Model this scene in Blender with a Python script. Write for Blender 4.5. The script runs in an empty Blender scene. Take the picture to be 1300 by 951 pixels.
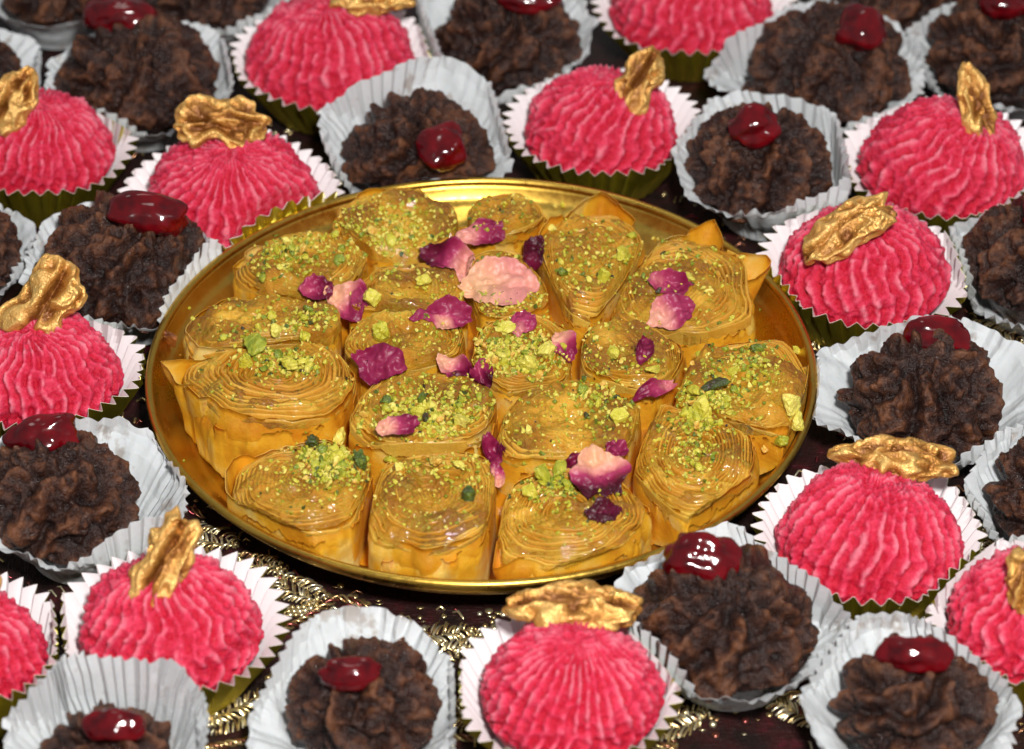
import bpy, math, random
import numpy as np
from mathutils import Vector, Matrix
from mathutils.bvhtree import BVHTree

S = 0.01                                   # modelling unit: centimetre
scene = bpy.context.scene
COL = scene.collection

# ------------------------------------------------------------------ camera
W, H = 1300, 951
EL, DIST, PPCM = 0.65252, 100.0, 47.3616
_s, _c = math.sin(EL), math.cos(EL)
V = np.array([0, -_c, _s]); U = np.array([0, _s, _c]); R = np.array([1.0, 0, 0])
AIM = np.array([0.82183, -0.39861, 1.9])
CAM = AIM + V * DIST
FPX = PPCM * DIST
cd = bpy.data.cameras.new('camera'); cam = bpy.data.objects.new('camera', cd); COL.objects.link(cam)
cam.matrix_world = Matrix(((R[0], U[0], V[0], CAM[0] * S), (R[1], U[1], V[1], CAM[1] * S),
                           (R[2], U[2], V[2], CAM[2] * S), (0, 0, 0, 1)))
cd.sensor_width = 36; cd.lens = FPX / W * 36
cd.clip_start = 0.05; cd.clip_end = 50
cd.dof.use_dof = True; cd.dof.focus_distance = (DIST - 1.2) * S; cd.dof.aperture_fstop = 15
scene.camera = cam

# ------------------------------------------------------------------ light
world = bpy.data.worlds.new('World'); scene.world = world; world.use_nodes = True
bg = world.node_tree.nodes['Background']
bg.inputs['Color'].default_value = (0.95, 0.96, 1.0, 1); bg.inputs['Strength'].default_value = 0.27

def lamp(name, pos, aim, size, watts, col):
    l = bpy.data.lights.new(name, 'AREA'); l.shape = 'DISK'; l.size = size * S; l.energy = watts; l.color = col
    o = bpy.data.objects.new(name, l); COL.objects.link(o); o.location = Vector(pos) * S
    o.rotation_euler = (Vector(aim) - Vector(pos)).to_track_quat('-Z', 'Y').to_euler()
    return o
FLASH = CAM + U * 17 + R * 9               # the camera's flash, above and a little right of the lens
lamp('camera_flash', FLASH, (0, 0, 1.5), 9, 13.6, (1, 0.97, 0.94))
lamp('overhead_fill', (-20, 50, 150), (0, 0, 0), 40, 1.6, (1, 0.95, 0.9))  # soft fill added overhead for the gold tray's reflections, no such source seen
vs = scene.view_settings
vs.view_transform = 'Standard'; vs.look = 'None'; vs.gamma = 1; vs.use_curve_mapping = False; vs.exposure = 0.0
scene.cycles.max_bounces = 8

def at(px, py, z):
    d = -V * FPX + R * (px - W / 2) + U * (H / 2 - py)
    return CAM + d * ((z - CAM[2]) / d[2])
def raydir(px, py):
    d = -V * FPX + R * (px - W / 2) + U * (H / 2 - py)
    return d / np.linalg.norm(d)
def depth(P): return -((P - CAM) @ V)

# ------------------------------------------------------------------ noise
def _hash(i, j, k, seed):
    h = (i * 374761393 + j * 668265263 + k * 2147483647 + seed * 1274126177) & 0xffffffff
    h = ((h ^ (h >> 13)) * 1274126177) & 0xffffffff
    h = ((h ^ (h >> 16)) * 2246822519) & 0xffffffff
    return ((h ^ (h >> 15)) & 0xffff) / 32767.5 - 1.0
def noise(P, f=1.0, seed=0):
    Q = np.asarray(P, float) * f + 1000.0
    I = np.floor(Q).astype(np.int64); F = Q - I; F = F * F * F * (F * (F * 6 - 15) + 10)
    x, y, z = F[..., 0], F[..., 1], F[..., 2]; i, j, k = I[..., 0], I[..., 1], I[..., 2]
    g = lambda a, b, c: _hash(i + a, j + b, k + c, seed)
    x00 = g(0, 0, 0) * (1 - x) + g(1, 0, 0) * x; x10 = g(0, 1, 0) * (1 - x) + g(1, 1, 0) * x
    x01 = g(0, 0, 1) * (1 - x) + g(1, 0, 1) * x; x11 = g(0, 1, 1) * (1 - x) + g(1, 1, 1) * x
    return (x00 * (1 - y) + x10 * y) * (1 - z) + (x01 * (1 - y) + x11 * y) * z
def fbm(P, f, seed, o=3):
    r = 0; a = 1.0
    for q in range(o):
        r = r + a * noise(P, f, seed + q * 17); f *= 2.07; a *= 0.5
    return r
def smooth(x, a, b):
    t = np.clip((x - a) / (b - a), 0, 1); return t * t * (3 - 2 * t)

# ------------------------------------------------------------------ mesh + object helpers
def mesh(name, co, faces, mat, smoothed=True, attrs=None):
    me = bpy.data.meshes.new(name)
    co = np.asarray(co, np.float64).reshape(-1, 3) * S
    me.vertices.add(len(co)); me.vertices.foreach_set('co', co.ravel())
    if isinstance(faces, np.ndarray): faces = [faces]
    idx = np.concatenate([np.asarray(f).ravel() for f in faces]).astype(np.int32)
    tot = np.concatenate([np.full(len(f), np.asarray(f).shape[1]) for f in faces]).astype(np.int32)
    me.loops.add(len(idx)); me.loops.foreach_set('vertex_index', idx)
    me.polygons.add(len(tot))
    me.polygons.foreach_set('loop_start', np.concatenate([[0], np.cumsum(tot)[:-1]]).astype(np.int32))
    me.polygons.foreach_set('loop_total', tot)
    me.update(calc_edges=True); me.validate()
    me.polygons.foreach_set('use_smooth', np.full(len(me.polygons), smoothed))
    for k, a in (attrs or {}).items():
        me.attributes.new(k, 'FLOAT', 'POINT').data.foreach_set('value', np.asarray(a, np.float32).ravel())
    me.materials.append(mat)
    return me
def put(name, me, parent=None, loc=(0, 0, 0)):
    o = bpy.data.objects.new(name, me); COL.objects.link(o); o.location = Vector([float(q) for q in loc]) * S
    if parent: o.parent = parent
    return o
def tag(o, label, cat, group=None, kind=None):
    if label: o['label'] = label
    if cat: o['category'] = cat
    if group: o['group'] = group
    if kind: o['kind'] = kind
    return o
def thing(name, loc, label, cat, group=None):
    return tag(put(name, None, None, loc), label, cat, group)
def grid(nu, nv, wrap=True, off=0, flip=False):
    """quads of an nv-row x nu-column vertex grid"""
    n = nu if wrap else nu - 1
    a, b = np.meshgrid(np.arange(n), np.arange(nv - 1)); a = a.ravel(); b = b.ravel(); a2 = (a + 1) % nu
    q = np.stack([b * nu + a, b * nu + a2, (b + 1) * nu + a2, (b + 1) * nu + a], 1) + off
    return q[:, ::-1] if flip else q
def fan(center, ring):
    ring = np.asarray(ring); return np.stack([np.full(len(ring), center), ring, np.roll(ring, -1)], 1)
class Bag:
    """collects many small pieces into one mesh"""
    def __init__(s): s.v = []; s.f3 = []; s.f4 = []; s.n = 0; s.t = []
    def add(s, co, f3=None, f4=None, tone=0.5):
        co = np.asarray(co).reshape(-1, 3)
        if f3 is not None: s.f3.append(np.asarray(f3) + s.n)
        if f4 is not None: s.f4.append(np.asarray(f4) + s.n)
        s.v.append(co); s.t.append(np.full(len(co), tone)); s.n += len(co)
    def build(s, name, mat, smoothed=True):
        fs = [np.concatenate(x) for x in (s.f3, s.f4) if x]
        return mesh(name, np.concatenate(s.v), fs, mat, smoothed, {'tone': np.concatenate(s.t)})
def tube(path, r, n=6):
    P = np.asarray(path, float); T = np.gradient(P, axis=0); T /= np.linalg.norm(T, axis=1)[:, None] + 1e-9
    A = np.cross(T, [0.31, 0.17, 0.93]); A /= np.linalg.norm(A, axis=1)[:, None] + 1e-9; B = np.cross(T, A)
    t = np.linspace(0, 2 * np.pi, n, endpoint=False)
    rr = np.broadcast_to(np.asarray(r, float), (len(P),))
    co = P[:, None] + rr[:, None, None] * (np.cos(t)[None, :, None] * A[:, None] + np.sin(t)[None, :, None] * B[:, None])
    return co.reshape(-1, 3), grid(n, len(P))

# ------------------------------------------------------------------ materials
class M:
    def __init__(s, name):
        s.m = bpy.data.materials.new(name); s.m.use_nodes = True; s.t = s.m.node_tree; s.n = s.t.nodes; s.l = s.t.links
        s.b = s.n['Principled BSDF']; s.tc = None
    def set(s, **k):
        for a, v in k.items():
            i = s.b.inputs[a.replace('_', ' ')]
            if hasattr(v, 'is_output'): s.l.new(v, i)
            elif isinstance(v, tuple): i.default_value = v + (1,) if len(v) == 3 and i.type == 'RGBA' else v
            else: i.default_value = v
        return s
    def noise(s, scale, detail=3, rough=0.55, mapscale=None):
        if not s.tc: s.tc = s.n.new('ShaderNodeTexCoord')
        x = s.n.new('ShaderNodeTexNoise'); x.inputs['Scale'].default_value = scale
        x.inputs['Detail'].default_value = detail; x.inputs['Roughness'].default_value = rough
        src = s.tc.outputs['Object']
        if mapscale:
            mp = s.n.new('ShaderNodeMapping'); mp.inputs['Scale'].default_value = mapscale; s.l.new(src, mp.inputs[0]); src = mp.outputs[0]
        s.l.new(src, x.inputs['Vector']); return x.outputs[0]
    def voro(s, scale, out='Distance'):
        if not s.tc: s.tc = s.n.new('ShaderNodeTexCoord')
        x = s.n.new('ShaderNodeTexVoronoi'); x.inputs['Scale'].default_value = scale
        s.l.new(s.tc.outputs['Object'], x.inputs['Vector']); return x.outputs[out]
    def attr(s, name):
        x = s.n.new('ShaderNodeAttribute'); x.attribute_name = name; return x.outputs['Fac']
    def rnd(s):
        return s.n.new('ShaderNodeObjectInfo').outputs['Random']
    def ramp(s, fac, *stops):
        x = s.n.new('ShaderNodeValToRGB'); e = x.color_ramp.elements
        while len(e) < len(stops): e.new(0.5)
        for q, (p, c) in zip(e, stops):
            q.position = p; q.color = (c if isinstance(c, tuple) else (c, c, c)) + (1,)
        s.l.new(fac, x.inputs[0]); return x.outputs[0]
    def math(s, op, a, b=0.0):
        x = s.n.new('ShaderNodeMath'); x.operation = op
        for i, v in enumerate((a, b)):
            if hasattr(v, 'is_output'): s.l.new(v, x.inputs[i])
            else: x.inputs[i].default_value = v
        return x.outputs[0]
    def mix(s, fac, a, b, mode='MIX'):
        x = s.n.new('ShaderNodeMix'); x.data_type = 'RGBA'; x.blend_type = mode
        for i, v in ((0, fac), (6, a), (7, b)):
            if hasattr(v, 'is_output'): s.l.new(v, x.inputs[i])
            else: x.inputs[i].default_value = v + (1,) if isinstance(v, tuple) else v
        return x.outputs[2]
    def bump(s, h, dist, strength=1.0, prev=None):
        x = s.n.new('ShaderNodeBump'); x.inputs['Distance'].default_value = dist * S; x.inputs['Strength'].default_value = strength
        s.l.new(h, x.inputs['Height'])
        if prev: s.l.new(prev, x.inputs['Normal'])
        s.l.new(x.outputs[0], s.b.inputs['Normal']); s.l.new(x.outputs[0], s.b.inputs['Coat Normal']); return x.outputs[0]

def m_pink():
    m = M('pink_coconut_paste')
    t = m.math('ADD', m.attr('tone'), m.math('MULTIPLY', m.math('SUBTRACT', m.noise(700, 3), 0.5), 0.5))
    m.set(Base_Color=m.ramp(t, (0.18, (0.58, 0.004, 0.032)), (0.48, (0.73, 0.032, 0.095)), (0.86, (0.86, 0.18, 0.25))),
          Roughness=m.ramp(m.noise(1500, 2), (0.42, 0.2), (0.58, 0.6)), Specular_IOR_Level=0.5,
          Subsurface_Weight=0.22, Subsurface_Scale=0.003, Subsurface_Radius=(1.0, 0.25, 0.3))
    b = m.bump(m.noise(800, 5, 0.7), 0.11, 0.9); m.bump(m.noise(2400, 2), 0.03, 0.8, b)
    return m.m
def m_choc():
    m = M('chocolate_coconut_paste')
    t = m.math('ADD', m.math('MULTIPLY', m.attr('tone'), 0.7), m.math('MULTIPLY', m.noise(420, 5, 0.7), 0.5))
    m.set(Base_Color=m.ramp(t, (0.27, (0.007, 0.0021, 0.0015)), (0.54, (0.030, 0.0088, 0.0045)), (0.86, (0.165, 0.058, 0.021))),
          Roughness=m.ramp(m.noise(1300, 3), (0.43, 0.17), (0.57, 0.46)), Specular_IOR_Level=0.45)
    b = m.bump(m.noise(560, 5, 0.7), 0.10, 0.9); m.bump(m.noise(1500, 3, 0.6), 0.05, 0.9, b)
    return m.m
def m_walnut():
    m = M('gold_dusted_walnut'); n = m.noise(380, 4, 0.6)
    m.set(Base_Color=m.ramp(m.math('ADD', m.math('MULTIPLY', m.attr('tone'), 0.6), m.math('MULTIPLY', n, 0.5)),
                            (0.25, (0.20, 0.066, 0.010)), (0.48, (0.54, 0.25, 0.050)), (0.8, (0.84, 0.54, 0.17))),
          Metallic=m.ramp(m.noise(170, 3), (0.40, 0.30), (0.58, 0.62)), Roughness=m.ramp(m.noise(900, 2), (0.35, 0.22), (0.65, 0.42)), Specular_IOR_Level=0.6)
    b = m.bump(m.noise(420, 5, .65), 0.065, 0.85); m.bump(m.noise(1700, 2), 0.025, 0.8, b)
    return m.m
def m_cherry():
    m = M('candied_cherry')
    m.set(Base_Color=m.ramp(m.noise(160, 2), (0.3, (0.035, 0.0003, 0.0015)), (0.7, (0.15, 0.0008, 0.004))), Roughness=0.12,
          Specular_IOR_Level=0.5, Subsurface_Weight=0.35, Subsurface_Scale=0.004, Subsurface_Radius=(1, 0.1, 0.1))
    m.bump(m.noise(200, 2), 0.018, 0.7)
    return m.m
def m_white_foilcup():
    m = M('white_glazed_paper'); m.set(Base_Color=(0.78, 0.745, 0.755), Roughness=0.5)
    m.bump(m.noise(1200, 2), 0.01, 0.4); return m.m
def m_foil():
    m = M('olive_gold_foil')
    m.set(Base_Color=m.ramp(m.noise(120, 2), (0.3, (0.50, 0.43, 0.03)), (0.7, (0.68, 0.60, 0.08))), Metallic=1.0, Roughness=0.42)
    m.bump(m.noise(260, 3), 0.05, 0.6); return m.m
def m_paper():
    m = M('greaseproof_paper')
    st = m.ramp(m.math('MULTIPLY', m.noise(230, 3, 0.6), m.noise(60, 2)), (0.34, 0.0), (0.42, 1.0))
    base = m.ramp(m.noise(90, 4), (0.3, (0.72, 0.725, 0.73)), (0.7, (0.83, 0.832, 0.835)))
    m.set(Base_Color=m.mix(m.math('MULTIPLY', st, 0.5), base, (0.28, 0.17, 0.11)), Roughness=0.7, Specular_IOR_Level=0.2,
          Transmission_Weight=0.0, Subsurface_Weight=0.12, Subsurface_Scale=0.002)
    m.bump(m.noise(900, 3), 0.02, 0.6)
    tr = m.n.new('ShaderNodeBsdfTranslucent'); tr.inputs[0].default_value = (0.8, 0.81, 0.81, 1)
    mx = m.n.new('ShaderNodeMixShader'); mx.inputs[0].default_value = 0.3
    m.l.new(m.b.outputs[0], mx.inputs[1]); m.l.new(tr.outputs[0], mx.inputs[2]); m.l.new(mx.outputs[0], m.n['Material Output'].inputs[0]); return m.m
def m_brass():
    m = M('satin_gold_tray')
    m.set(Base_Color=m.ramp(m.noise(40, 2), (0.3, (0.60, 0.375, 0.060)), (0.7, (0.66, 0.425, 0.080))), Metallic=1.0,
          Roughness=m.ramp(m.math('ADD', m.math('MULTIPLY', m.noise(55, 5, 0.65), 0.6), m.math('MULTIPLY', m.noise(600, 4), 0.4)), (0.35, 0.22), (0.6, 0.42)))
    m.bump(m.noise(500, 5), 0.003, 0.6); return m.m
def m_phyllo(name, cols, sss, bd, dust=0.0):
    m = M(name); t = m.math('ADD', m.math('MULTIPLY', m.attr('tone'), 0.65), m.math('MULTIPLY', m.noise(260, 5, 0.7), 0.45))
    base = m.ramp(t, *cols)
    if dust: base = m.mix(m.ramp(m.math('MULTIPLY', m.noise(110, 3, 0.6), m.noise(900, 3, 0.7)), (0.22, 0.0), (0.34, dust)), base, (0.42, 0.37, 0.025))
    m.set(Base_Color=base, Roughness=0.5, Specular_IOR_Level=0.3,
          Subsurface_Weight=sss, Subsurface_Scale=0.003, Subsurface_Radius=(1, 0.5, 0.12), Coat_Weight=0.5, Coat_Roughness=0.05)
    b = m.bump(m.noise(420, 6, 0.7), bd, 0.9); m.bump(m.noise(1500, 3), bd * .35, 0.8, b)
    cb = m.n.new('ShaderNodeBump'); cb.inputs['Distance'].default_value = .035 * S; m.l.new(m.noise(480, 3, 0.6), cb.inputs['Height'])
    m.l.new(cb.outputs[0], m.b.inputs['Coat Normal'])            # the syrup film is smoother than the leaves under it
    return m.m
def m_pist():
    m = M('chopped_pistachio'); t = m.attr('tone')
    t = m.math('ADD', m.math('ADD', m.math('MULTIPLY', m.rnd(), 0.0), t), m.math('MULTIPLY', m.math('SUBTRACT', m.noise(500, 3), 0.5), 0.35))
    m.set(Base_Color=m.ramp(t, (0.0, (0.035, 0.020, 0.010)), (0.14, (0.05, 0.085, 0.010)), (0.35, (0.22, 0.28, 0.018)),
                            (0.62, (0.57, 0.51, 0.038)), (0.86, (0.78, 0.68, 0.14)), (1.0, (0.66, 0.36, 0.05))),
          Roughness=0.25, Subsurface_Weight=0.2, Subsurface_Scale=0.0015, Subsurface_Radius=(1, 0.9, 0.2), Coat_Weight=0.3, Coat_Roughness=0.08)
    m.bump(m.noise(900, 5, .65), 0.07, 0.9); return m.m
def m_petal():
    m = M('dried_rose_petal'); t = m.math('ADD', m.attr('tone'), m.math('MULTIPLY', m.math('SUBTRACT', m.noise(500, 4), 0.5), 0.16))
    m.set(Base_Color=m.ramp(t, (0.0, (0.72, 0.38, 0.20)), (0.3, (0.66, 0.25, 0.21)), (0.55, (0.36, 0.032, 0.10)), (0.8, (0.19, 0.006, 0.045)), (1.0, (0.045, 0.002, 0.009))),
          Roughness=0.42, Specular_IOR_Level=0.4, Subsurface_Weight=0.12, Subsurface_Scale=0.0015)
    b = m.bump(m.noise(260, 4, 0.6, (1, 1, 1)), 0.06, 0.7); m.bump(m.noise(1400, 2), 0.012, 0.7, b); return m.m
def m_cloth():
    m = M('dark_brocade_cloth')
    w = m.noise(1600, 2, 0.5, (1.0, 0.22, 1)); w2 = m.noise(1600, 2, 0.5, (0.22, 1.0, 1))
    m.set(Base_Color=m.ramp(m.noise(130, 3), (0.38, (0.010, 0.005, 0.004)), (0.62, (0.028, 0.006, 0.006)), (0.75, (0.07, 0.006, 0.012))),
          Roughness=0.5, Specular_IOR_Level=0.35)
    b = m.bump(w, 0.05, 0.8); m.bump(w2, 0.05, 0.8, b); return m.m
def m_thread():
    m = M('gold_metal_thread')
    m.set(Base_Color=m.ramp(m.attr('tone'), (0.0, (0.28, 0.05, 0.06)), (0.3, (0.42, 0.27, 0.12)), (0.7, (0.72, 0.58, 0.28)), (1.0, (0.90, 0.84, 0.62))),
          Metallic=0.85, Roughness=0.24)
    return m.m
PINK, CHOC, WALNUT, CHERRY = m_pink(), m_choc(), m_walnut(), m_cherry()
GLAZED, FOIL, PAPER, BRASS = m_white_foilcup(), m_foil(), m_paper(), m_brass()
LAYERS = m_phyllo('baked_phyllo_layers', ((0.15, (0.22, 0.072, 0.004)), (0.45, (0.47, 0.195, 0.010)), (0.8, (0.76, 0.43, 0.060))), 0.4, .05)
SOAKED = m_phyllo('soaked_phyllo_with_nut_dust', ((0.12, (0.17, 0.055, 0.002)), (0.36, (0.36, 0.145, 0.005)), (0.55, (0.50, 0.225, 0.008)), (0.85, (0.74, 0.42, 0.045))), 0.45, .10, .30)
SHEET = m_phyllo('amber_phyllo_sheet', ((0.2, (0.66, 0.20, 0.006)), (0.5, (0.90, 0.36, 0.018)), (0.8, (0.92, 0.58, 0.17))), 0.5, .03)
PIST, PETAL, CLOTH, THREAD = m_pist(), m_petal(), m_cloth(), m_thread()

# ------------------------------------------------------------------ tablecloth
nx, ny = 260, 240
gx, gy = np.meshgrid(np.linspace(-34, 34, nx), np.linspace(-30, 42, ny))
P = np.stack([gx, gy, 0 * gx], -1)
P[..., 2] = 0.10 * fbm(P, 0.16, 5, 3) - 0.16
cloth = put('tablecloth', mesh('tablecloth', P, grid(nx, ny, False), CLOTH))
tag(cloth, None, None, kind='structure')

# ------------------------------------------------------------------ tray
def lathe(prof, n=192):
    t = np.linspace(0, 2 * np.pi, n, endpoint=False); p = np.array(prof)
    co = np.stack([p[:, 0][:, None] * np.cos(t), p[:, 0][:, None] * np.sin(t), np.repeat(p[:, 1][:, None], n, 1)], -1)
    return co, n
tray = thing('round_tray', (0, 0, 0), 'round satin gold tray full of syrupy baklava rolls, in the middle of the sweets', 'tray')
prof = [(0.02, .72), (4, .72), (7.55, .72), (7.72, .74), (7.82, .80), (7.90, .835), (7.97, .82), (8.05, .85), (8.2, .97), (8.46, 1.20), (8.54, 1.27), (8.62, 1.30), (8.70, 1.40), (8.82, 1.60), (8.90, 1.78),
        (8.95, 1.74), (8.78, 1.42), (8.60, 1.22), (8.20, .84), (7.95, .66), (7.6, .60), (7.0, .56), (6.85, .50), (6.75, .0), (0.02, 0.0)]
co, n = lathe(prof)
body = put('dish', mesh('dish', co, [grid(n, len(prof)), fan(0, [])] if 0 else grid(n, len(prof)), BRASS), tray)
t = np.linspace(0, 2 * np.pi, 13)
co, n = lathe([(8.91 + .12 * math.cos(a), 1.79 + .12 * math.sin(a)) for a in t])
put('rolled_rim', mesh('rolled_rim', co, grid(n, 13, flip=True), BRASS), tray)
pr = np.linspace(.02, 7.55, 40); t = np.linspace(0, 2 * np.pi, 120, endpoint=False); Rp, Tp = np.meshgrid(pr, t, indexing='ij')
P = np.stack([Rp * np.cos(Tp), Rp * np.sin(Tp), 0 * Rp], -1); P[..., 2] = .735 + .62 * smooth(7.5 - Rp, 0, 2.6) + .05 * fbm(P, .8, 9, 2) * smooth(7.5 - Rp, 0, 1)
sy = M('gap_fill_syrup'); sy.set(Base_Color=(0.50, 0.20, 0.008), Roughness=0.06, Subsurface_Weight=0.4, Subsurface_Scale=0.004, Subsurface_Radius=(1, .5, .1)); sy.bump(sy.noise(250, 3), 0.03, 0.6)
o = put('syrup', mesh('syrup', P, grid(120, 40), sy.m), tray)  # syrup mounded up, added to lighten the gaps between the rolls
def tray_outer(z):
    return np.interp(z, [0, .12, .45, .9, 1.35, 1.8, 2.0], [7.6, 7.95, 8.1, 8.4, 8.7, 9.03, 9.03])
def tray_inner(z):
    return np.interp(z, [.72, .82, 1.0, 1.3, 1.6, 1.8], [7.6, 7.8, 8.2, 8.55, 8.78, 8.82])

# ------------------------------------------------------------------ sweets: where they stand (x centre, top, width in the photograph)
SW = {}
def spot(key, kind, xc, yt, w, zc, cr):
    Pt = at(xc, yt + 60, zc)
    for _ in range(10):
        pp = FPX / depth(Pt); a = w / 2 / pp; ext = math.hypot(a * U[1], cr * a * U[2]) * pp
        Pt = at(xc, yt + ext, zc)
    SW[key] = dict(kind=kind, c=Pt[:2].copy(), zc=zc, a=a, cz=cr * a)
pinks = dict(P1=(48, 112, 184), P2=(296, 160, 215), P3=(420, -12, 208), P4=(763, 84, 188), P5=(877, -75, 200), P6=(1197, 122, 206), P7=(1096, 256, 210),
             P8=(52, 393, 196), P9=(1103, 588, 227), P10=(217, 702, 224), P11=(725, 783, 222), P12=(1312, 694, 216), P13=(-42, 745, 190))
chocs = dict(C1=(75, -75, 130), C2=(262, -80, 150), C3=(178, 25, 186), C4=(-68, 38, 176), C5=(162, 256, 208), C6=(530, 128, 160), C7=(645, -14, 162), C8=(961, 145, 174),
             C9=(1051, 14, 184), C10=(1150, -85, 160), C11=(1268, 0, 165), C12=(1318, 260, 170), C13=(1172, 430, 180), C14=(1352, 560, 172), C15=(72, 558, 180), C16=(465, 820, 158),
             C17=(916, 704, 212), C18=(1160, 823, 168), C19=(-72, 250, 172), C20=(138, 902, 140))
for k, v in pinks.items(): spot(k, 'pink', *v, 1.4, .9)
for k, v in chocs.items(): spot(k, 'choc', *v, 1.3, .95)
KEYS = list(SW)
def squeeze(key, X, gap, give=0.0, lift=0.0, extra=None):
    """press world points X (cm) of one sweet or cup against its neighbours and the tray"""
    me = SW[key]; ca = me['c']; ra = me['a'] + .65
    for k in KEYS:
        if k == key: continue
        cb = SW[k]['c']; d = cb - ca; L = np.linalg.norm(d)
        if L > 7.5: continue
        nrm = d / L; rb = SW[k]['a'] + .65; tt = L / 2 + (ra * ra - rb * rb) / (2 * L)
        s = (X[..., :2] - ca) @ nrm
        lim = tt - gap - (give * extra if extra is not None else 0)
        ex = np.maximum(s - lim, 0)
        X[..., :2] -= ex[..., None] * nrm; X[..., 2] += lift * ex
    rho = np.linalg.norm(X[..., :2], axis=-1); need = tray_outer(X[..., 2]) + gap + (give * extra if extra is not None else 0)
    low = rho < need
    X[..., :2] *= np.where(low, need / np.maximum(rho, .1), 1.0)[..., None]
    X[..., 2] += np.where(low, np.minimum(lift * (need - rho), .4), 0)
    for _ in range(2):
        rho = np.linalg.norm(X[..., :2], axis=-1); need = tray_outer(X[..., 2]) + gap + .03
        X[..., :2] *= np.where(rho < need, need / np.maximum(rho, .1), 1.0)[..., None]
    return X

def dome_dirs(nt, nf, fmax, tilt, az):
    t = np.linspace(0, 2 * np.pi, nt, endpoint=False); f = np.linspace(0.012, fmax, nf)
    T, Fi = np.meshgrid(t, f)
    D = np.stack([np.sin(Fi) * np.cos(T), np.sin(Fi) * np.sin(T), np.cos(Fi)], -1)
    ca, sa, ct, st = math.cos(az), math.sin(az), math.cos(tilt), math.sin(tilt)
    Rm = np.array([[ca, -sa, 0], [sa, ca, 0], [0, 0, 1]]) @ np.array([[ct, 0, st], [0, 1, 0], [-st, 0, ct]])
    return D, Rm
def dome_mesh(key, nm, mat, seed, paint):
    s = SW[key]; nt, nf = paint['res']
    D, Rm = dome_dirs(nt, nf, 2.55, paint['tilt'], paint['az'])
    L = D @ Rm                                  # direction in the piping's own frame
    a, cz = s['a'], s['cz']
    zs = np.where(D[..., 2] > 0, cz, 1.18)
    B = np.stack([D[..., 0] * a, D[..., 1] * a, D[..., 2] * zs], -1)
    N = np.stack([D[..., 0] / a, D[..., 1] / a, D[..., 2] / zs], -1); N /= np.linalg.norm(N, axis=-1)[..., None]
    h, tone = paint['fn'](L, B, seed)
    X = B + N * h[..., None]
    X[..., 2] += s['zc'] - .06
    X[..., 2] = np.maximum(X[..., 2], .02)
    X[..., :2] += s['c']
    squeeze(key, X, .10)
    if s['kind'] == 'pink':
        cc = s['c'] + [0, .18]; dv = X[..., :2] - cc; dr = np.linalg.norm(dv, axis=-1)
        lim = np.where(X[..., 2] < 1.7, 1.85 + (s['a'] + .60 - 1.85) * X[..., 2] / 1.75 - .25, 9)
        X[..., :2] = cc + dv * np.minimum(1, lim / np.maximum(dr, 1e-6))[..., None]
    else:
        ox, oy, r1, hh = CUPS.get(key, (0, .05, s['a'] + .95, 1.85)); cc = s['c'] + [ox, oy]; dv = X[..., :2] - cc; dr = np.linalg.norm(dv, axis=-1)
        lim = np.where(X[..., 2] < 1.35, 1.5 + (r1 - 1.5) * np.clip(X[..., 2] / hh, 0, 1) ** 1.3 - .28, 9)
        X[..., :2] = cc + dv * np.minimum(1, lim / np.maximum(dr, 1e-6))[..., None]
    X[..., :2] -= s['c']
    co = X.reshape(-1, 3); nv = len(co)
    co = np.concatenate([co, co[:nt].mean(0)[None], co[-nt:].mean(0)[None]])
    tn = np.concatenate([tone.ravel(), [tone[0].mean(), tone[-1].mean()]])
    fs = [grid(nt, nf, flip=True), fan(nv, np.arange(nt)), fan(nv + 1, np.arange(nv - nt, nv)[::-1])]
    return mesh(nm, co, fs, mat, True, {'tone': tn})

def pink_fn(K, twist, wig, ph):
    def fn(L, B, seed):
        th = np.arctan2(L[..., 1], L[..., 0]); fi = np.arccos(np.clip(L[..., 2], -1, 1))
        warp = wig * np.sin(fi * 9 + ph + 1.5 * noise(L, 1.4, seed)) + .35 * fbm(L, 2.2, seed + 3, 2)
        Kv = K
        u = th * Kv / (2 * np.pi) + twist * fi + warp
        fr = u - np.floor(u); r = 1 - np.abs(2 * fr - 1)
        r = smooth(r, .05, .95)
        am = smooth(fi, .08, .5)
        lump = fbm(B, 1.1, seed + 9, 2); grain = fbm(B, 6.5, seed + 21, 2); g2 = noise(B, 15, seed + 31)
        brk = smooth(fbm(B, 2.6, seed + 40, 2), -.5, .5)
        h = .17 * (r - .5) * am * (.55 + .6 * brk) + .10 * lump + .075 * grain + .04 * g2
        low = smooth(B[..., 2], -.6, 1.3)           # sugary crust paler on top; redder shade below is painted in
        tone = np.clip(.03 + .58 * r ** 1.5 * (.4 + .6 * brk) + .22 * low + .22 * grain + .10 * g2, 0, 1)  # redder furrows: light scattered in the crevices painted into the tone
        return h, tone
    return fn
def choc_fn(K, twist, ph):
    def fn(L, B, seed):
        th = np.arctan2(L[..., 1], L[..., 0]); fi = np.arccos(np.clip(L[..., 2], -1, 1))
        u = th * K / (2 * np.pi) + twist * fi + .5 * fbm(L, 1.6, seed, 2)
        fr = u - np.floor(u); r = smooth(1 - np.abs(2 * fr - 1), 0, .9) * smooth(fi, .05, .5)
        b1 = 1 - np.abs(fbm(B, .95, seed + 5, 2)); b2 = 1 - np.abs(fbm(B, 2.3, seed + 11, 2)); g = fbm(B, 6, seed + 21, 3)
        b3 = 1 - np.abs(fbm(B, 4.2, seed + 15, 2))
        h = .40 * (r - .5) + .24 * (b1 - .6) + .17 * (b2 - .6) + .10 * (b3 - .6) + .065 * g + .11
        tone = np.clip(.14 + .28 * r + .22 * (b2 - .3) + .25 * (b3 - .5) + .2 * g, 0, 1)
        return h, tone
    return fn

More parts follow.
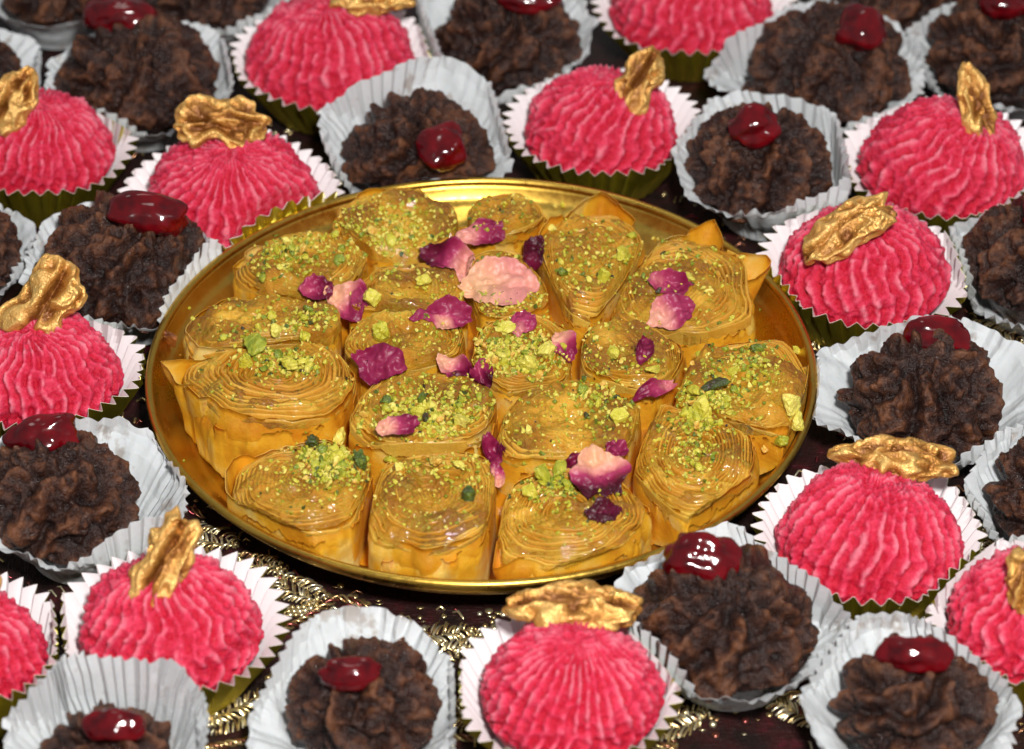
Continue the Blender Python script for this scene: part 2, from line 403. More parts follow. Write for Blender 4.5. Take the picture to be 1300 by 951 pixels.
def on_dome(key, px, py, sink=0.0):
    """point and outward normal of a sweet's surface under a line of sight"""
    s = SW[key]; c = np.array([s['c'][0], s['c'][1], s['zc']]); q = np.array([s['a'], s['a'], s['cz']])
    d = raydir(px, py); o = (CAM - c) / q; e = d / q
    A = e @ e; Bq = o @ e; Cq = o @ o - 1; disc = Bq * Bq - A * Cq
    if disc > 0: p = o + e * ((-Bq - math.sqrt(disc)) / A)
    else: p = o - e * (Bq / A)
    p = p / np.linalg.norm(p)
    n = p / q; n /= np.linalg.norm(n)
    return c + p * q - n * sink, n, disc > 0
def sphere(nt, nf):
    t = np.linspace(0, 2 * np.pi, nt, endpoint=False); f = np.linspace(0.03, math.pi - .03, nf); T, Fi = np.meshgrid(t, f)
    D = np.stack([np.sin(Fi) * np.cos(T), np.sin(Fi) * np.sin(T), np.cos(Fi)], -1); return D
def closed(X, nt):
    co = X.reshape(-1, 3); nv = len(co)
    co = np.concatenate([co, co[:nt].mean(0)[None], co[-nt:].mean(0)[None]])
    return co, [grid(nt, nv // nt, flip=True), fan(nv, np.arange(nt)), fan(nv + 1, np.arange(nv - nt, nv)[::-1])]

def walnut_mesh(L, Wd, T, seed):
    nt, nf = 120, 64; D = sphere(nt, nf)
    sx, sy, sz = L / 2, Wd / 2, T / 2
    x, y, z = D[..., 0], D[..., 1], D[..., 2]
    out = 1 + .20 * noise(np.stack([x, y, z * 0], -1), 1.9, seed) + .09 * noise(np.stack([x, y, 0 * z], -1), 4.2, seed + 1)
    waist = 1 - .30 * np.exp(-(x / .26) ** 2) * (1 if seed % 2 else .5)          # the two quarters are joined at a narrow waist
    B = np.stack([x * sx * out, y * sy * out * waist, z * sz * np.where(z > 0, 1.0, .7)], -1)
    q = np.stack([x * 1.5 * sx + .5 * noise(D, 2, seed + 3), y * 2.4 * sy, z * 1.2], -1)
    wr = 1 - np.sqrt(fbm(q, 1.0, seed + 5, 2) ** 2 + .006) * 1.5
    groove = np.exp(-((y + .12 * np.sin(3 * x + seed)) / .13) ** 2) * smooth(z, -.2, .5)
    h = .17 * (wr - .45) + .035 * fbm(B, 5, seed + 8, 2) - .24 * groove
    N = D / np.array([sx, sy, sz]); N /= np.linalg.norm(N, axis=-1)[..., None]
    X = B + N * h[..., None]
    tone = np.clip(.5 + .6 * (wr - .5) - .5 * groove, 0, 1)
    co, fs = closed(X, nt)
    return mesh('walnut', co, fs, WALNUT, True, {'tone': np.concatenate([tone.ravel(), [.5, .5]])})
def frame_mat(ang, roll, pitch=0):
    """long axis at ang in the view plane, face turned by roll about it"""
    a, r, p = math.radians(ang), math.radians(roll), math.radians(pitch)
    lx = math.cos(a) * R + math.sin(a) * U; my = -math.sin(a) * R + math.cos(a) * U
    lx = lx * math.cos(p) + V * math.sin(p); nz = np.cross(lx, my)
    m2 = my * math.cos(r) - nz * math.sin(r); n2 = np.cross(lx, m2)
    return np.stack([lx, m2, n2], 1)
def orient(o, Mx):
    o.rotation_mode = 'QUATERNION'; o.rotation_quaternion = Matrix(Mx.tolist()).to_quaternion()

def cup_grid(key, kind, seed, cx, cy, r0, r1, hh, nfl, amp, per, rows, wav, back=0.0):
    n = nfl * per; rng = np.random.RandomState(seed)
    t = np.linspace(0, 2 * np.pi, n, endpoint=False); ph = t * nfl / (2 * np.pi) + rng.rand()
    circ = np.stack([np.cos(t), np.sin(t), 0 * t], -1)
    if kind == 'foil':
        fr = ph - np.floor(ph); w = np.abs(2 * fr - 1) * 2 - 1
        am = np.full(n, 1.0) * (1 + .15 * noise(circ, 3, seed))
    else:
        jit = .6 * noise(circ, 9, seed + 2); q_ = ph + jit * .35; q_ = q_ - np.floor(q_); w = np.abs(2 * q_ - 1) * 2 - 1
        am = np.clip(.45 + .8 * noise(circ, 2.4, seed + 4) + .25 * noise(circ, 11, seed + 5), .08, 1.3)
    v = np.linspace(0, 1, rows)[:, None]
    lean = wav * noise(circ, 1.1, seed + 6)[None] ; tall = 1 + wav * .35 * noise(circ, 1.3, seed + 7)[None] + back * np.sin(t)[None]
    fl = v ** (1.0 if kind == 'foil' else 1.25)
    rad = r0 + (r1 - r0) * fl + lean * v ** 1.5 + amp * w[None] * am[None] * (.15 + .85 * v)
    z = .03 + hh * tall * v ** .95 * np.ones_like(t)[None]
    if kind != 'foil': z = z - .07 * smooth(v, .8, 1) * w[None] * am[None]; rad = rad + .06 * v * noise(circ * 2 + np.array([0, 0, 1.0]), 4, seed + 9)[None]
    X = np.stack([cx + rad * np.cos(t)[None], cy + rad * np.sin(t)[None], z], -1)
    if kind != 'foil':                                # crumpled by handling
        cr = (np.abs(fbm(X, .75, seed + 30, 2)) - .3) * .30 * v + .05 * fbm(X, 2.4, seed + 33, 2) * v
        X[..., 0] += cr * np.cos(t)[None]; X[..., 1] += cr * np.sin(t)[None]; X[..., 2] += .16 * v * fbm(X, .9, seed + 35, 2)
    squeeze(key, X, .02, .16, .35, np.broadcast_to((w * .5 + .5)[None], rad.shape))
    return X, n
def shell(X, off, n, rows):
    """sheet of real thickness from a cup grid: inside, outside and rim edge; floor closed"""
    c = X[0].mean(0)
    Nn = X - c; Nn[..., 2] = 0; Nn /= np.linalg.norm(Nn, axis=-1)[..., None] + 1e-9
    O = X + Nn * off; O[..., 2] -= off * .25
    co = np.concatenate([X.reshape(-1, 3), O.reshape(-1, 3), [c + [0, 0, .0]], [c - [0, 0, off * .25]]]); m = n * rows
    rim = np.stack([m - n + np.arange(n), m - n + (np.arange(n) + 1) % n, 2 * m - n + (np.arange(n) + 1) % n, 2 * m - n + np.arange(n)], 1)
    return co, [grid(n, rows, flip=True), grid(n, rows, off=m), rim, fan(2 * m, np.arange(n)), fan(2 * m + 1, (m + np.arange(n))[::-1])]

# words that single each sweet out
WHERE = dict(
 P1='at the left edge, upright walnut cut off', P2='behind the left rim, walnut facing front', P3='at the top left of centre, behind crumpled cup',
 P4='right behind the tray, walnut at upper right', P5='in the back row, top out of view', P6='at the upper right, slim upright walnut',
 P7='touching the right rim, long tilted walnut', P8='left of the tray, biggest leaning walnut', P9='at the lower right, long level walnut',
 P10='at the lower left, upright leaf-like walnut', P11='in front of the tray, broad level walnut', P12='in the lower right corner, cut off', P13='in the lower left corner, cut off',
 C1='in the upper left corner', C2='in the back row, second from left', C3='at the upper left, big glossy cherry', C4='cut by the left edge, upper',
 C5='at the left rim, flat dark cherry', C6='behind the tray, cherry low in front', C7='in the back row, left of centre', C8='behind the right rim, cherry on top',
 C9='at the upper right, cherry on right shoulder', C10='in the back row, near upper right', C11='in the upper right corner', C12='cut by the right edge, middle',
 C13='right of the tray, large squarish cherry', C14='cut by the right edge, lower', C15='at the lower left rim, pointed oval cherry', C16='in front of the tray, deep fluted cup',
 C17='at the lower right rim, the largest dark', C18='at the bottom right, round fluted cup', C19='outside the left edge, cup just showing', C20='at the bottom left, front row')
# walnut: px, py, long, wide, thick (cm), angle, roll, pitch
WAL = dict(P1=(16, 142, 2.15, 1.5, .9, 62, 15, 0), P2=(278, 166, 2.75, 1.75, .8, -4, 25, 0), P3=(468, 8, 2.2, 1.3, .8, 0, 40, 0), P4=(806, 112, 2.1, 1.35, .9, 58, 15, 0),
           P5=(900, -62, 2.2, 1.4, .8, 10, 30, 0), P6=(1235, 143, 2.15, 1.15, .75, -76, 35, 0), P7=(1076, 299, 2.95, 1.5, .8, 33, 38, 0), P8=(58, 399, 2.75, 1.9, .95, 56, 10, 0),
           P9=(1137, 582, 2.95, 1.5, .85, -5, 52, 0), P10=(210, 724, 2.75, 1.4, .8, 66, 12, 0), P11=(733, 770, 3.3, 1.5, .9, -2, 48, 0), P12=(1305, 742, 1.6, 1.2, .8, 70, 20, 0), P13=(-60, 760, 2.2, 1.4, .8, 20, 20, 0))
# cherry: px, py, width, height in px, angle
CHE = dict(C1=(60, -60, 80, 45, 0), C2=(270, -70, 80, 45, 0), C3=(153, 20, 92, 56, 0), C4=(-60, 50, 80, 50, 0), C5=(186, 279, 106, 54, -8), C6=(559, 190, 60, 62, 20), C7=(672, 6, 76, 34, 0),
           C8=(956, 166, 66, 50, 10), C9=(1092, 44, 66, 58, -20), C10=(1160, -75, 70, 45, 0), C11=(1275, 8, 70, 45, 0), C12=(1330, 275, 75, 50, 0), C13=(1189, 429, 84, 54, -4), C14=(1365, 575, 80, 50, 0),
           C15=(55, 553, 92, 54, 6), C16=(447, 858, 84, 40, 0), C17=(892, 714, 96, 66, -14), C18=(1162, 838, 90, 50, 0), C19=(-70, 262, 80, 50, 0), C20=(146, 925, 74, 44, 0))
PAINT = dict(P1=(30, .6, .25), P2=(30, .1, .12), P3=(26, 1.0, .2), P4=(24, 1.2, .3), P5=(26, .7, .35), P6=(26, 1.3, .25), P7=(28, .2, .38), P8=(28, .4, .3), P9=(30, .9, .12), P10=(26, .3, .5), P11=(32, .1, .12), P12=(24, .5, .4), P13=(26, .5, .3))
POLE = dict(P6=(.35, 0), P9=(.35, 1.2), P4=(.3, .6), P10=(.2, 2.2), P2=(.15, -1.5), P7=(.25, 2.2))
BACK = dict(C6=.38, C16=.22, C18=.18, C8=0, C20=.25, C3=.1, C2=.1, C7=.12, C9=.12, C10=.1, C11=.1)
CUPS = dict(C6=(0, .15, 2.9, 2.15), C8=(.5, .2, 3.2, 2.05), C15=(.75, -.1, 3.0, 1.9), C16=(-.2, .0, 2.8, 1.55), C18=(0, .1, 2.7, 1.8), C20=(0, .8, 2.65, 2.15), C5=(0, .1, 2.9, 1.9), C13=(.05, .1, 3.1, 1.8), C9=(-.45, .1, 3.3, 1.95), C7=(-.45, .1, 3.2, 2.0), C17=(.25, .1, 3.05, 1.9), C3=(.1, .1, 3.05, 1.8))
for i, k in enumerate(KEYS):
    s = SW[k]; cx, cy = s['c']; w = WHERE[k]
    if s['kind'] == 'pink':
        root = thing('pink_sweet', (cx, cy, .05), 'ridged pink coconut sweet ' + w, 'sweet', 'pink coconut sweets with golden walnuts')
        K, tw, wg = PAINT[k]; K += 4; wg *= .75; tl, az = POLE.get(k, (.12, i * 1.3))
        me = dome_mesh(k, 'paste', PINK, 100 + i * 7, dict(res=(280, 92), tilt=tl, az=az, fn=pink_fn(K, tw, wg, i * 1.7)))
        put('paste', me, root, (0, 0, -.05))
        px, py, L, wd, T, ang, roll, pit = WAL[k]
        p, nrm, hit = on_dome(k, px, py)
        p = p + nrm * (.22 if hit else .35) + V * .12
        if not hit:                                   # keep it on the line of sight at that depth
            d = raydir(px, py); p = CAM + d * ((p - CAM) @ d)
        o = put('walnut', walnut_mesh(L, wd, T, 300 + i * 5), root, p - np.array([cx, cy, .05])); orient(o, frame_mat(ang, roll, pit))
        c = thing('foil_cup', (cx, cy, 0), 'gold foil cup under the pink sweet ' + w, 'foil cup', 'pleated foil cups')
        X, n = cup_grid(k, 'foil', 500 + i, cx, cy + .18, 1.85, s['a'] + .60, 1.75, 38, .19, 8, 9, .16)
        X = X - np.array([cx, cy, 0])
        co, fs = shell(X, .010, n, 9); put('white_lining', mesh('white_lining', co, fs, GLAZED, False), c)
        Y = X.copy(); rr = np.linalg.norm(Y[..., :2], axis=-1)[..., None]; Y[..., :2] *= (rr + .013) / rr; Y[..., 2] -= .006
        co, fs = shell(Y, .008, n, 9); put('gold_foil', mesh('gold_foil', co, fs, FOIL, False), c)
    else:
        root = thing('chocolate_sweet', (cx, cy, .05), 'rough dark chocolate sweet ' + w, 'sweet', 'chocolate sweets with cherries')
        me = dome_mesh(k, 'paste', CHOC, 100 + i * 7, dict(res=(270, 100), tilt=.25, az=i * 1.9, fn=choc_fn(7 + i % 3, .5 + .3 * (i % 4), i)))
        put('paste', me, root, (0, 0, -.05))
        px, py, cw, chh, ang = CHE[k]
        p, nrm, hit = on_dome(k, px, py); pp = FPX / depth(p)
        nt, nf = 48, 28; D = sphere(nt, nf)
        q = np.sign(D) * np.abs(D) ** .86
        X = q * np.array([cw / 2, chh / 2, chh * .40]) / pp * (1 + .20 * noise(D, 1.3, 700 + i) + .10 * noise(D, 2.6, 720 + i) + .03 * noise(D, 6, 725 + i))[..., None]
        p = p + nrm * .15 + V * .24
        if not hit: d = raydir(px, py); p = CAM + d * ((p - CAM) @ d)
        co, fs = closed(X, nt)
        o = put('cherry', mesh('cherry', co, fs, CHERRY), root, p - np.array([cx, cy, .05])); orient(o, frame_mat(ang, 12))
        ox, oy, r1, hh = CUPS.get(k, (0, .05, s['a'] + 1.05, 1.6 + .1 * (i % 3)))
        X, n = cup_grid(k, 'paper', 500 + i, cx + ox, cy + oy, 1.5, r1, hh, 48, .065, 8, 10, .34, BACK.get(k, .04))
        co, fs = shell(X - np.array([cx, cy, 0]), .008, n, 10)
        c = put('paper_cup', mesh('paper_cup', co, fs, PAPER, False), None, (cx, cy, 0))
        tag(c, 'white paper cup under the chocolate sweet ' + w, 'paper cup', 'crinkled paper cups')

# ------------------------------------------------------------------ baklava rolls
# px, py of the top, half width, half depth (px), height (cm), start angle, flaps (angle deg, half-width deg, out, up), words
ROLLS = [
 (388, 608, 82, 47, 2.35, 1.0, [(165, 30, .18, .25)], 'at the front left of the tray, topped by a green pistachio heap'),
 (548, 622, 83, 50, 2.45, 2.2, [], 'at the very front of the tray with bare spiral layers facing front'),
 (718, 644, 87, 50, 2.25, -.6, [(215, 16, .35, -.3)], 'at the front right of the tray beneath the biggest dark petal'),
 (880, 566, 70, 62, 2.3, .4, [(315, 25, .2, .1)], 'at the right front of the tray with neat concentric layers'),
 (940, 486, 78, 64, 2.3, 2.9, [(355, 30, .35, .15)], 'at the far right of the tray beside loose pistachio pieces'),
 (352, 470, 104, 50, 2.6, .2, [(172, 20, .55, .3), (205, 14, .1, .25)], 'large one at the left of the tray with a broad orange side'),
 (340, 405, 95, 38, 2.5, 1.7, [], 'at the left of the tray behind the large orange-sided one'),
 (394, 333, 80, 38, 2.4, .9, [(150, 22, .25, .1)], 'at the back left of the tray'),
 (510, 278, 72, 34, 2.4, 2.5, [(120, 25, .15, .15)], 'at the back of the tray, left of the narrow upright one'),
 (637, 268, 47, 32, 2.6, .1, [], 'narrow one standing upright at the very back of the tray'),
 (748, 326, 66, 56, 2.5, 1.1, [(80, 40, .25, .35), (140, 20, .1, .3)], 'at the back right of the tray with its wrapper raised behind'),
 (858, 360, 82, 60, 2.4, 2.0, [(62, 16, .4, .25), (18, 14, .75, .1)], 'at the right back of the tray with pointed pastry flaps'),
 (510, 428, 80, 36, 2.5, .5, [], 'in the middle left of the tray beside the ragged magenta petal'),
 (520, 364, 85, 36, 2.35, 1.4, [], 'in the inner back left of the tray between petals'),
 (540, 510, 90, 50, 2.5, 2.1, [], 'in the middle of the tray covered with fine pistachio crumbs'),
 (662, 440, 66, 44, 2.45, .8, [], 'in the centre of the tray under the brightest pistachio heap'),
 (802, 444, 66, 44, 2.45, 1.9, [], 'right of the centre of the tray with a thin upright petal'),
 (722, 530, 88, 54, 2.45, .3, [(120, 20, .1, .2)], 'in the right middle of the tray, mostly bare and golden'),
 (640, 352, 58, 48, 2.35, 1.2, [], 'in the inner back of the tray beneath the large pale petal'),
]
RB = []
for (px, py, rx, ry, hh, ph, fl, w) in ROLLS:
    zt = .3 + hh; c = at(px, py, zt); pp = FPX / depth(c)
    RB.append(dict(c=c[:2], a=1.18 * rx / pp, b=1.27 * ry / pp / .607, zt=zt))
def roll_press(i, X):
    """keep the pastry inside the tray and off its neighbours"""
    A = RB[i]
    for j, Bq in enumerate(RB):
        if j == i: continue
        d = Bq['c'] - A['c']; L = np.linalg.norm(d)
        if L > 6: continue
        nv = d / L
        ra = 1 / math.hypot(nv[0] / A['a'], nv[1] / A['b']); rb = 1 / math.hypot(nv[0] / Bq['a'], nv[1] / Bq['b'])
        lim = L * ra / (ra + rb) - .03
        s = (X[..., :2] - A['c']) @ nv
        soft = np.where(s > lim - .4, lim - .4 * np.exp(-(np.maximum(s - lim + .4, 0)) / .4), s)
        X[..., :2] += (soft - s)[..., None] * nv
    rho = np.linalg.norm(X[..., :2], axis=-1); lim = tray_inner(X[..., 2]) - .06
    f = np.where(rho > lim, lim / np.maximum(rho, 1e-6), 1); X[..., :2] *= f[..., None]
    return X
bvh_v, bvh_f, bvh_n = [], [], 0
def collect(co, fs):
    global bvh_n
    for f in fs: bvh_f.extend((np.asarray(f) + bvh_n).tolist())
    bvh_v.extend(np.asarray(co).reshape(-1, 3).tolist()); bvh_n += len(np.asarray(co).reshape(-1, 3))
rng = np.random.RandomState(11)
for i, (px, py, rx, ry, hh, ph, fl, w) in enumerate(ROLLS):
    A = RB[i]; c = A['c']; zt = A['zt']
    root = thing('baklava_roll', (c[0], c[1], .74), 'rolled syrupy baklava ' + w, 'baklava', 'baklava rolls on the gold tray')
    org = np.array([c[0], c[1], .74])
    soak = -.42 if i in (0, 1, 2, 3, 5) else .36          # the front pieces are the driest, their leaves stay apart
    turns, per = 16 + rng.rand() * 2.5, 48; n = int(turns * per)
    th = np.linspace(0, turns * 2 * np.pi, n) + ph * 3; rr = .10 + .86 * (np.linspace(0, 1, n))
    circ = lambda t: np.stack([np.cos(t), np.sin(t), 0 * t], -1)
    tiltd = rng.rand() * 6.28; tl = .05 + .08 * rng.rand()
    def foot(t, r, zz):
        wob = 1 + .07 * noise(circ(t) * (.5 + r[..., None] if np.ndim(r) else r), 1.6, 40 + i) + .035 * noise(circ(t) * np.asarray(r)[..., None] * 1.2 if np.ndim(r) else circ(t), 4, 60 + i)
        sq = (np.abs(np.cos(t - .3 * i)) ** 2.12 + np.abs(np.sin(t - .3 * i)) ** 2.12) ** (-1 / 2.12); wob = wob * (1 + (sq - 1) * smooth(r, .2, 1))
        x = c[0] + A['a'] * r * wob * np.cos(t); y = c[1] + A['b'] * r * wob * np.sin(t)
        return np.stack([x, y, zz * np.ones_like(x)], -1)
    pitch = .86 / turns
    base2 = foot(th, rr, 0 * th)
    top = zt + .16 * fbm(base2 + [0, 0, th[0]], .9, 80 + i, 2) + .045 * noise(np.stack([th * 1.1, rr * 40, 0 * th], -1), 1.0, 90 + i) + tl * ((base2[:, 0] - c[0]) * math.cos(tiltd) + (base2[:, 1] - c[1]) * math.sin(tiltd))
    dish = -.16 * smooth(.55 - rr, 0, .5) * (.5 + rng.rand())
    mash = smooth(1.1 * noise(base2, .55, 130 + i) + soak + (.60 - rr) * 1.7, -.35, .45)
    rnd = -.34 * smooth(rr, .55, 1.02) ** 1.4
    top = top + dish + rnd + .05 * noise(np.stack([th * .5, rr * 60, 0 * th], -1), 1.0, 93 + i)
    thick = .62 + .3 * noise(np.stack([th * .8, rr * 30, 0 * th], -1), 1, 95 + i)
    ri, ro = rr - pitch * .5 * thick, rr + pitch * .5 * thick
    secs = [foot(th, ri, top - .9), foot(th, ri, top - .05), foot(th, ri + (ro - ri) * .3, top), foot(th, ro - (ro - ri) * .3, top), foot(th, ro, top - .05), foot(th, ro, np.full(n, .78))]
    X = np.stack(secs, 0)
    X = roll_press(i, X)
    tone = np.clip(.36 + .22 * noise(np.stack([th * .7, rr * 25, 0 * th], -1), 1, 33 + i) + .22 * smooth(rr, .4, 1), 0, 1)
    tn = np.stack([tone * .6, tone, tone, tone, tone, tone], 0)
    co = X.reshape(-1, 3); fs = [grid(n, 6, False)]
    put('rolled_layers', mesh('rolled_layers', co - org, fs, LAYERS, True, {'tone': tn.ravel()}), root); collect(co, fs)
    # syrup-soaked crumb between the layers
    nt, nr = 150, 60; t2 = np.linspace(0, 2 * np.pi, nt, endpoint=False); T2, R2 = np.meshgrid(t2, np.linspace(.01, .95, nr))
    Bq = foot(T2.ravel(), R2.ravel(), 0 * T2.ravel()).reshape(nr, nt, 3)
    zz = zt + .16 * fbm(Bq + [0, 0, th[0]], .9, 80 + i, 2) + tl * ((Bq[..., 0] - c[0]) * math.cos(tiltd) + (Bq[..., 1] - c[1]) * math.sin(tiltd)) - .10 * smooth(.55 - R2, 0, .5) - .34 * smooth(R2, .55, 1.02) ** 1.4 - .06 + (.13 + .09 * soak) * smooth(1.1 * noise(Bq * np.array([1, 1, 0]), .55, 130 + i) + soak + (.60 - R2) * 1.7, -.35, .45) + .075 * fbm(Bq, 3.0, 120 + i, 3)
    Bq[..., 2] = zz
    spir = (R2 - .10) / .86 * turns - (T2 - ph * 3) / (2 * np.pi) + .35 * noise(Bq * np.array([1, 1, 0]), 1.2, 210 + i)
    ring = np.abs(2 * (spir - np.floor(spir)) - 1)
    Bq[..., 2] += .04 * (ring - .5) * np.clip(.35 + 1.3 * noise(Bq * np.array([1, 1, 0]), .9, 220 + i), 0, 1.2) + .05 * fbm(Bq * np.array([1, 1, 0]), 2.2, 225 + i, 3) + .03 * noise(Bq * np.array([1, 1, 0]), 8, 230 + i)
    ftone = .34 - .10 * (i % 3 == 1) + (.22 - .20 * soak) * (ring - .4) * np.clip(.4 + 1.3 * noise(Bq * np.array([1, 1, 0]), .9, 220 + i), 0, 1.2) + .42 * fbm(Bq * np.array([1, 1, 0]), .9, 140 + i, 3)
    ftone = np.concatenate([ftone, ftone[-1:]], 0).ravel()
    skirt = Bq[-1:].copy(); skirt[..., 2] = .80
    Bq = roll_press(i, np.concatenate([Bq, skirt], 0))
    co = Bq.reshape(-1, 3); fs = [grid(nt, nr + 1), fan(0, np.arange(nt))]
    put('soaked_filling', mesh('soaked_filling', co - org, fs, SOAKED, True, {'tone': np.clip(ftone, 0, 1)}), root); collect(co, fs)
    # outer sheet with its lifted corners, and a second one, torn along its top
    for torn in (0, 1):
        nt = 240; turn = 2 * np.pi * 1.12 if not torn else 3.4; t0 = ph if not torn else 3.0 + 1.2 * rng.rand()
        t3 = np.linspace(0, turn, nt) + t0; v = np.linspace(0, 1, 14)[:, None]
        rad = .985 + .05 * (np.linspace(0, 1, nt)) + .012 * noise(circ(t3), 6, 160 + i)
        if torn: rad = 1.03 + .02 * np.linspace(0, 1, nt) + .012 * noise(circ(t3), 5, 163 + i)
        outx = np.zeros(nt); upz = np.zeros(nt)
        for (fa, fw, fo, fu) in (fl if not torn else []):
            dd = np.abs((np.degrees(t3) - fa + 180) % 360 - 180) / fw; gg = np.clip(1 - dd, 0, 1) ** 1.1
            outx += fo * gg; upz += fu * gg
        if torn: upz = -.20 - .30 * np.abs(noise(circ(t3) * 2.2, 1.5, 164 + i)) - .10 * np.abs(noise(circ(t3), 14, 165 + i)); outx = .05 * np.clip(noise(circ(t3), 4, 166 + i), 0, 1)
        e = foot(t3, rad, 0 * t3)
        ztop = zt - .24 + .10 * noise(circ(t3) * 1.0, 1.4, 170 + i) + .045 * noise(circ(t3), 9, 171 + i) + upz + tl * ((e[:, 0] - c[0]) * math.cos(tiltd) + (e[:, 1] - c[1]) * math.sin(tiltd))
        Z = .75 + (ztop[None] - .75) * v
        Rr = np.broadcast_to(rad[None], Z.shape) + outx[None] * smooth(v, .25, 1.0) / A['a'] - .03 * (1 - v) - (.10 if not torn else .07) * smooth(v, .66, 1) ** 1.5 * (outx[None] < .02)
        X = foot(np.broadcast_to(t3[None], Z.shape).ravel(), Rr.ravel(), Z.ravel()).reshape(Z.shape + (3,))
        wr = .05 * fbm(X, 1.3, 180 + i + torn, 2) + .022 * fbm(X * np.array([1, 1, .35]), 4.0, 185 + i + torn, 2)
        X[..., :2] += wr[..., None] * circ(t3)[None, :, :2]
        X = roll_press(i, X)
        In = X - circ(t3)[None] * np.ones_like(Z)[..., None] * .022
        m = nt * 14; co = np.concatenate([X.reshape(-1, 3), In.reshape(-1, 3)]); ar = np.arange(nt - 1)
        rim = np.stack([m - nt + ar, m - nt + ar + 1, 2 * m - nt + ar + 1, 2 * m - nt + ar], 1)
        fs = [grid(nt, 14, False), grid(nt, 14, False, m, True), rim[:, ::-1]]
        tn = np.clip(.40 + .42 * fbm(co, .8, 190 + i + torn, 3) + .12 * fbm(co * np.array([1, 1, .3]), 3.5, 195 + i, 2) - .16 * smooth(co[:, 2], 1.6, 2.7) + .34 * smooth(1.6 - co[:, 2], 0, .8), 0, 1)
        put('outer_sheet', mesh('outer_sheet', co - org, fs, SHEET, True, {'tone': tn}), root); collect(co, fs)
dco = np.array([v.co[:] for v in body.data.vertices]) / S
collect(dco, [grid(192, len(prof))])
TREE = BVHTree.FromPolygons(bvh_v, bvh_f)
def hit(px, py):
    d = raydir(px, py); p, nrm, _, _ = TREE.ray_cast(Vector(CAM), Vector(d))
    if p is None: return None
    nrm = np.array(nrm); nrm = nrm if nrm @ d < 0 else -nrm
    return np.array(p), nrm
def top_z(x, y):
    p, _, _, _ = TREE.ray_cast(Vector((x, y, 12)), Vector((0, 0, -1)))
    return p[2] if p else 0

# ------------------------------------------------------------------ rose petals: px, py, width, height, angle, tone at base, tone at tip, curl, words
PET = [
 (610, 300, 64, 30, 5, .25, .75, .5, 'streaked pink and magenta folded petal at the back of the tray'),
 (568, 334, 80, 46, -28, .9, .22, .35, 'pale pink folded petal with a dark tip left of the largest pale one'),
 (632, 362, 94, 66, 8, .02, .26, .2, 'largest pale peach-pink petal lying open near the back'),
 (676, 326, 52, 26, 80, .85, .97, .4, 'small dark maroon petal standing right of the largest pale one'),
 (402, 371, 44, 32, -5, .5, .85, .4, 'magenta petal touching the peach one at the back left'),
 (440, 386, 64, 44, -35, .05, .72, .4, 'peach petal with a magenta rolled edge at the back left'),
 (563, 406, 76, 38, 6, .70, .74, .5, 'magenta petal with a peach middle, left of the centre'),
 (481, 464, 66, 52, -22, .72, .70, .25, 'ragged deep magenta petal left of the centre'),
 (575, 474, 60, 32, -48, .12, .85, .5, 'narrow pale petal with a magenta tail in the centre'),
 (612, 478, 40, 26, -80, .55, .92, .4, 'small maroon petal right beside the narrow pale one'),
 (714, 441, 44, 28, -60, .12, .75, .4, 'small half pale half magenta petal right of the centre heap'),
 (664, 414, 42, 28, 70, .4, .62, .4, 'small pink petal standing behind the centre heap'),
 (850, 364, 62, 30, -18, .45, .72, .5, 'pointed magenta petal, upper of the pair on the right back roll'),
 (852, 400, 66, 44, 25, .18, .64, .3, 'broad magenta petal with a pale tip, lower one of the pair on the right'),
 (817, 449, 52, 20, 78, .78, .82, .5, 'thin dark magenta petal standing on the round right roll'),
 (829, 497, 64, 20, 27, .80, .42, .5, 'thin slanting magenta petal right of the middle'),
 (505, 545, 54, 32, 10, .15, .74, .5, 'small magenta petal with an orange stem end, left front'),
 (624, 572, 44, 24, -65, .72, .80, .5, 'curled magenta petal between the front middle rolls'),
 (632, 604, 38, 17, -75, .70, .15, .4, 'pale pink petal tail hanging between the front rolls'),
 (761, 606, 84, 62, -80, .04, .97, .3, 'biggest two-toned petal, peach above and maroon below, on the front right roll'),
 (764, 654, 46, 30, 10, .98, .9, .4, 'nearly black maroon petal below the biggest two-toned one'),
 (732, 588, 34, 18, 30, .85, .75, .4, 'small dark red petal left of the biggest two-toned one'),
 (783, 574, 34, 24, 55, .72, .7, .4, 'small magenta petal tip right of the biggest two-toned one'),
]
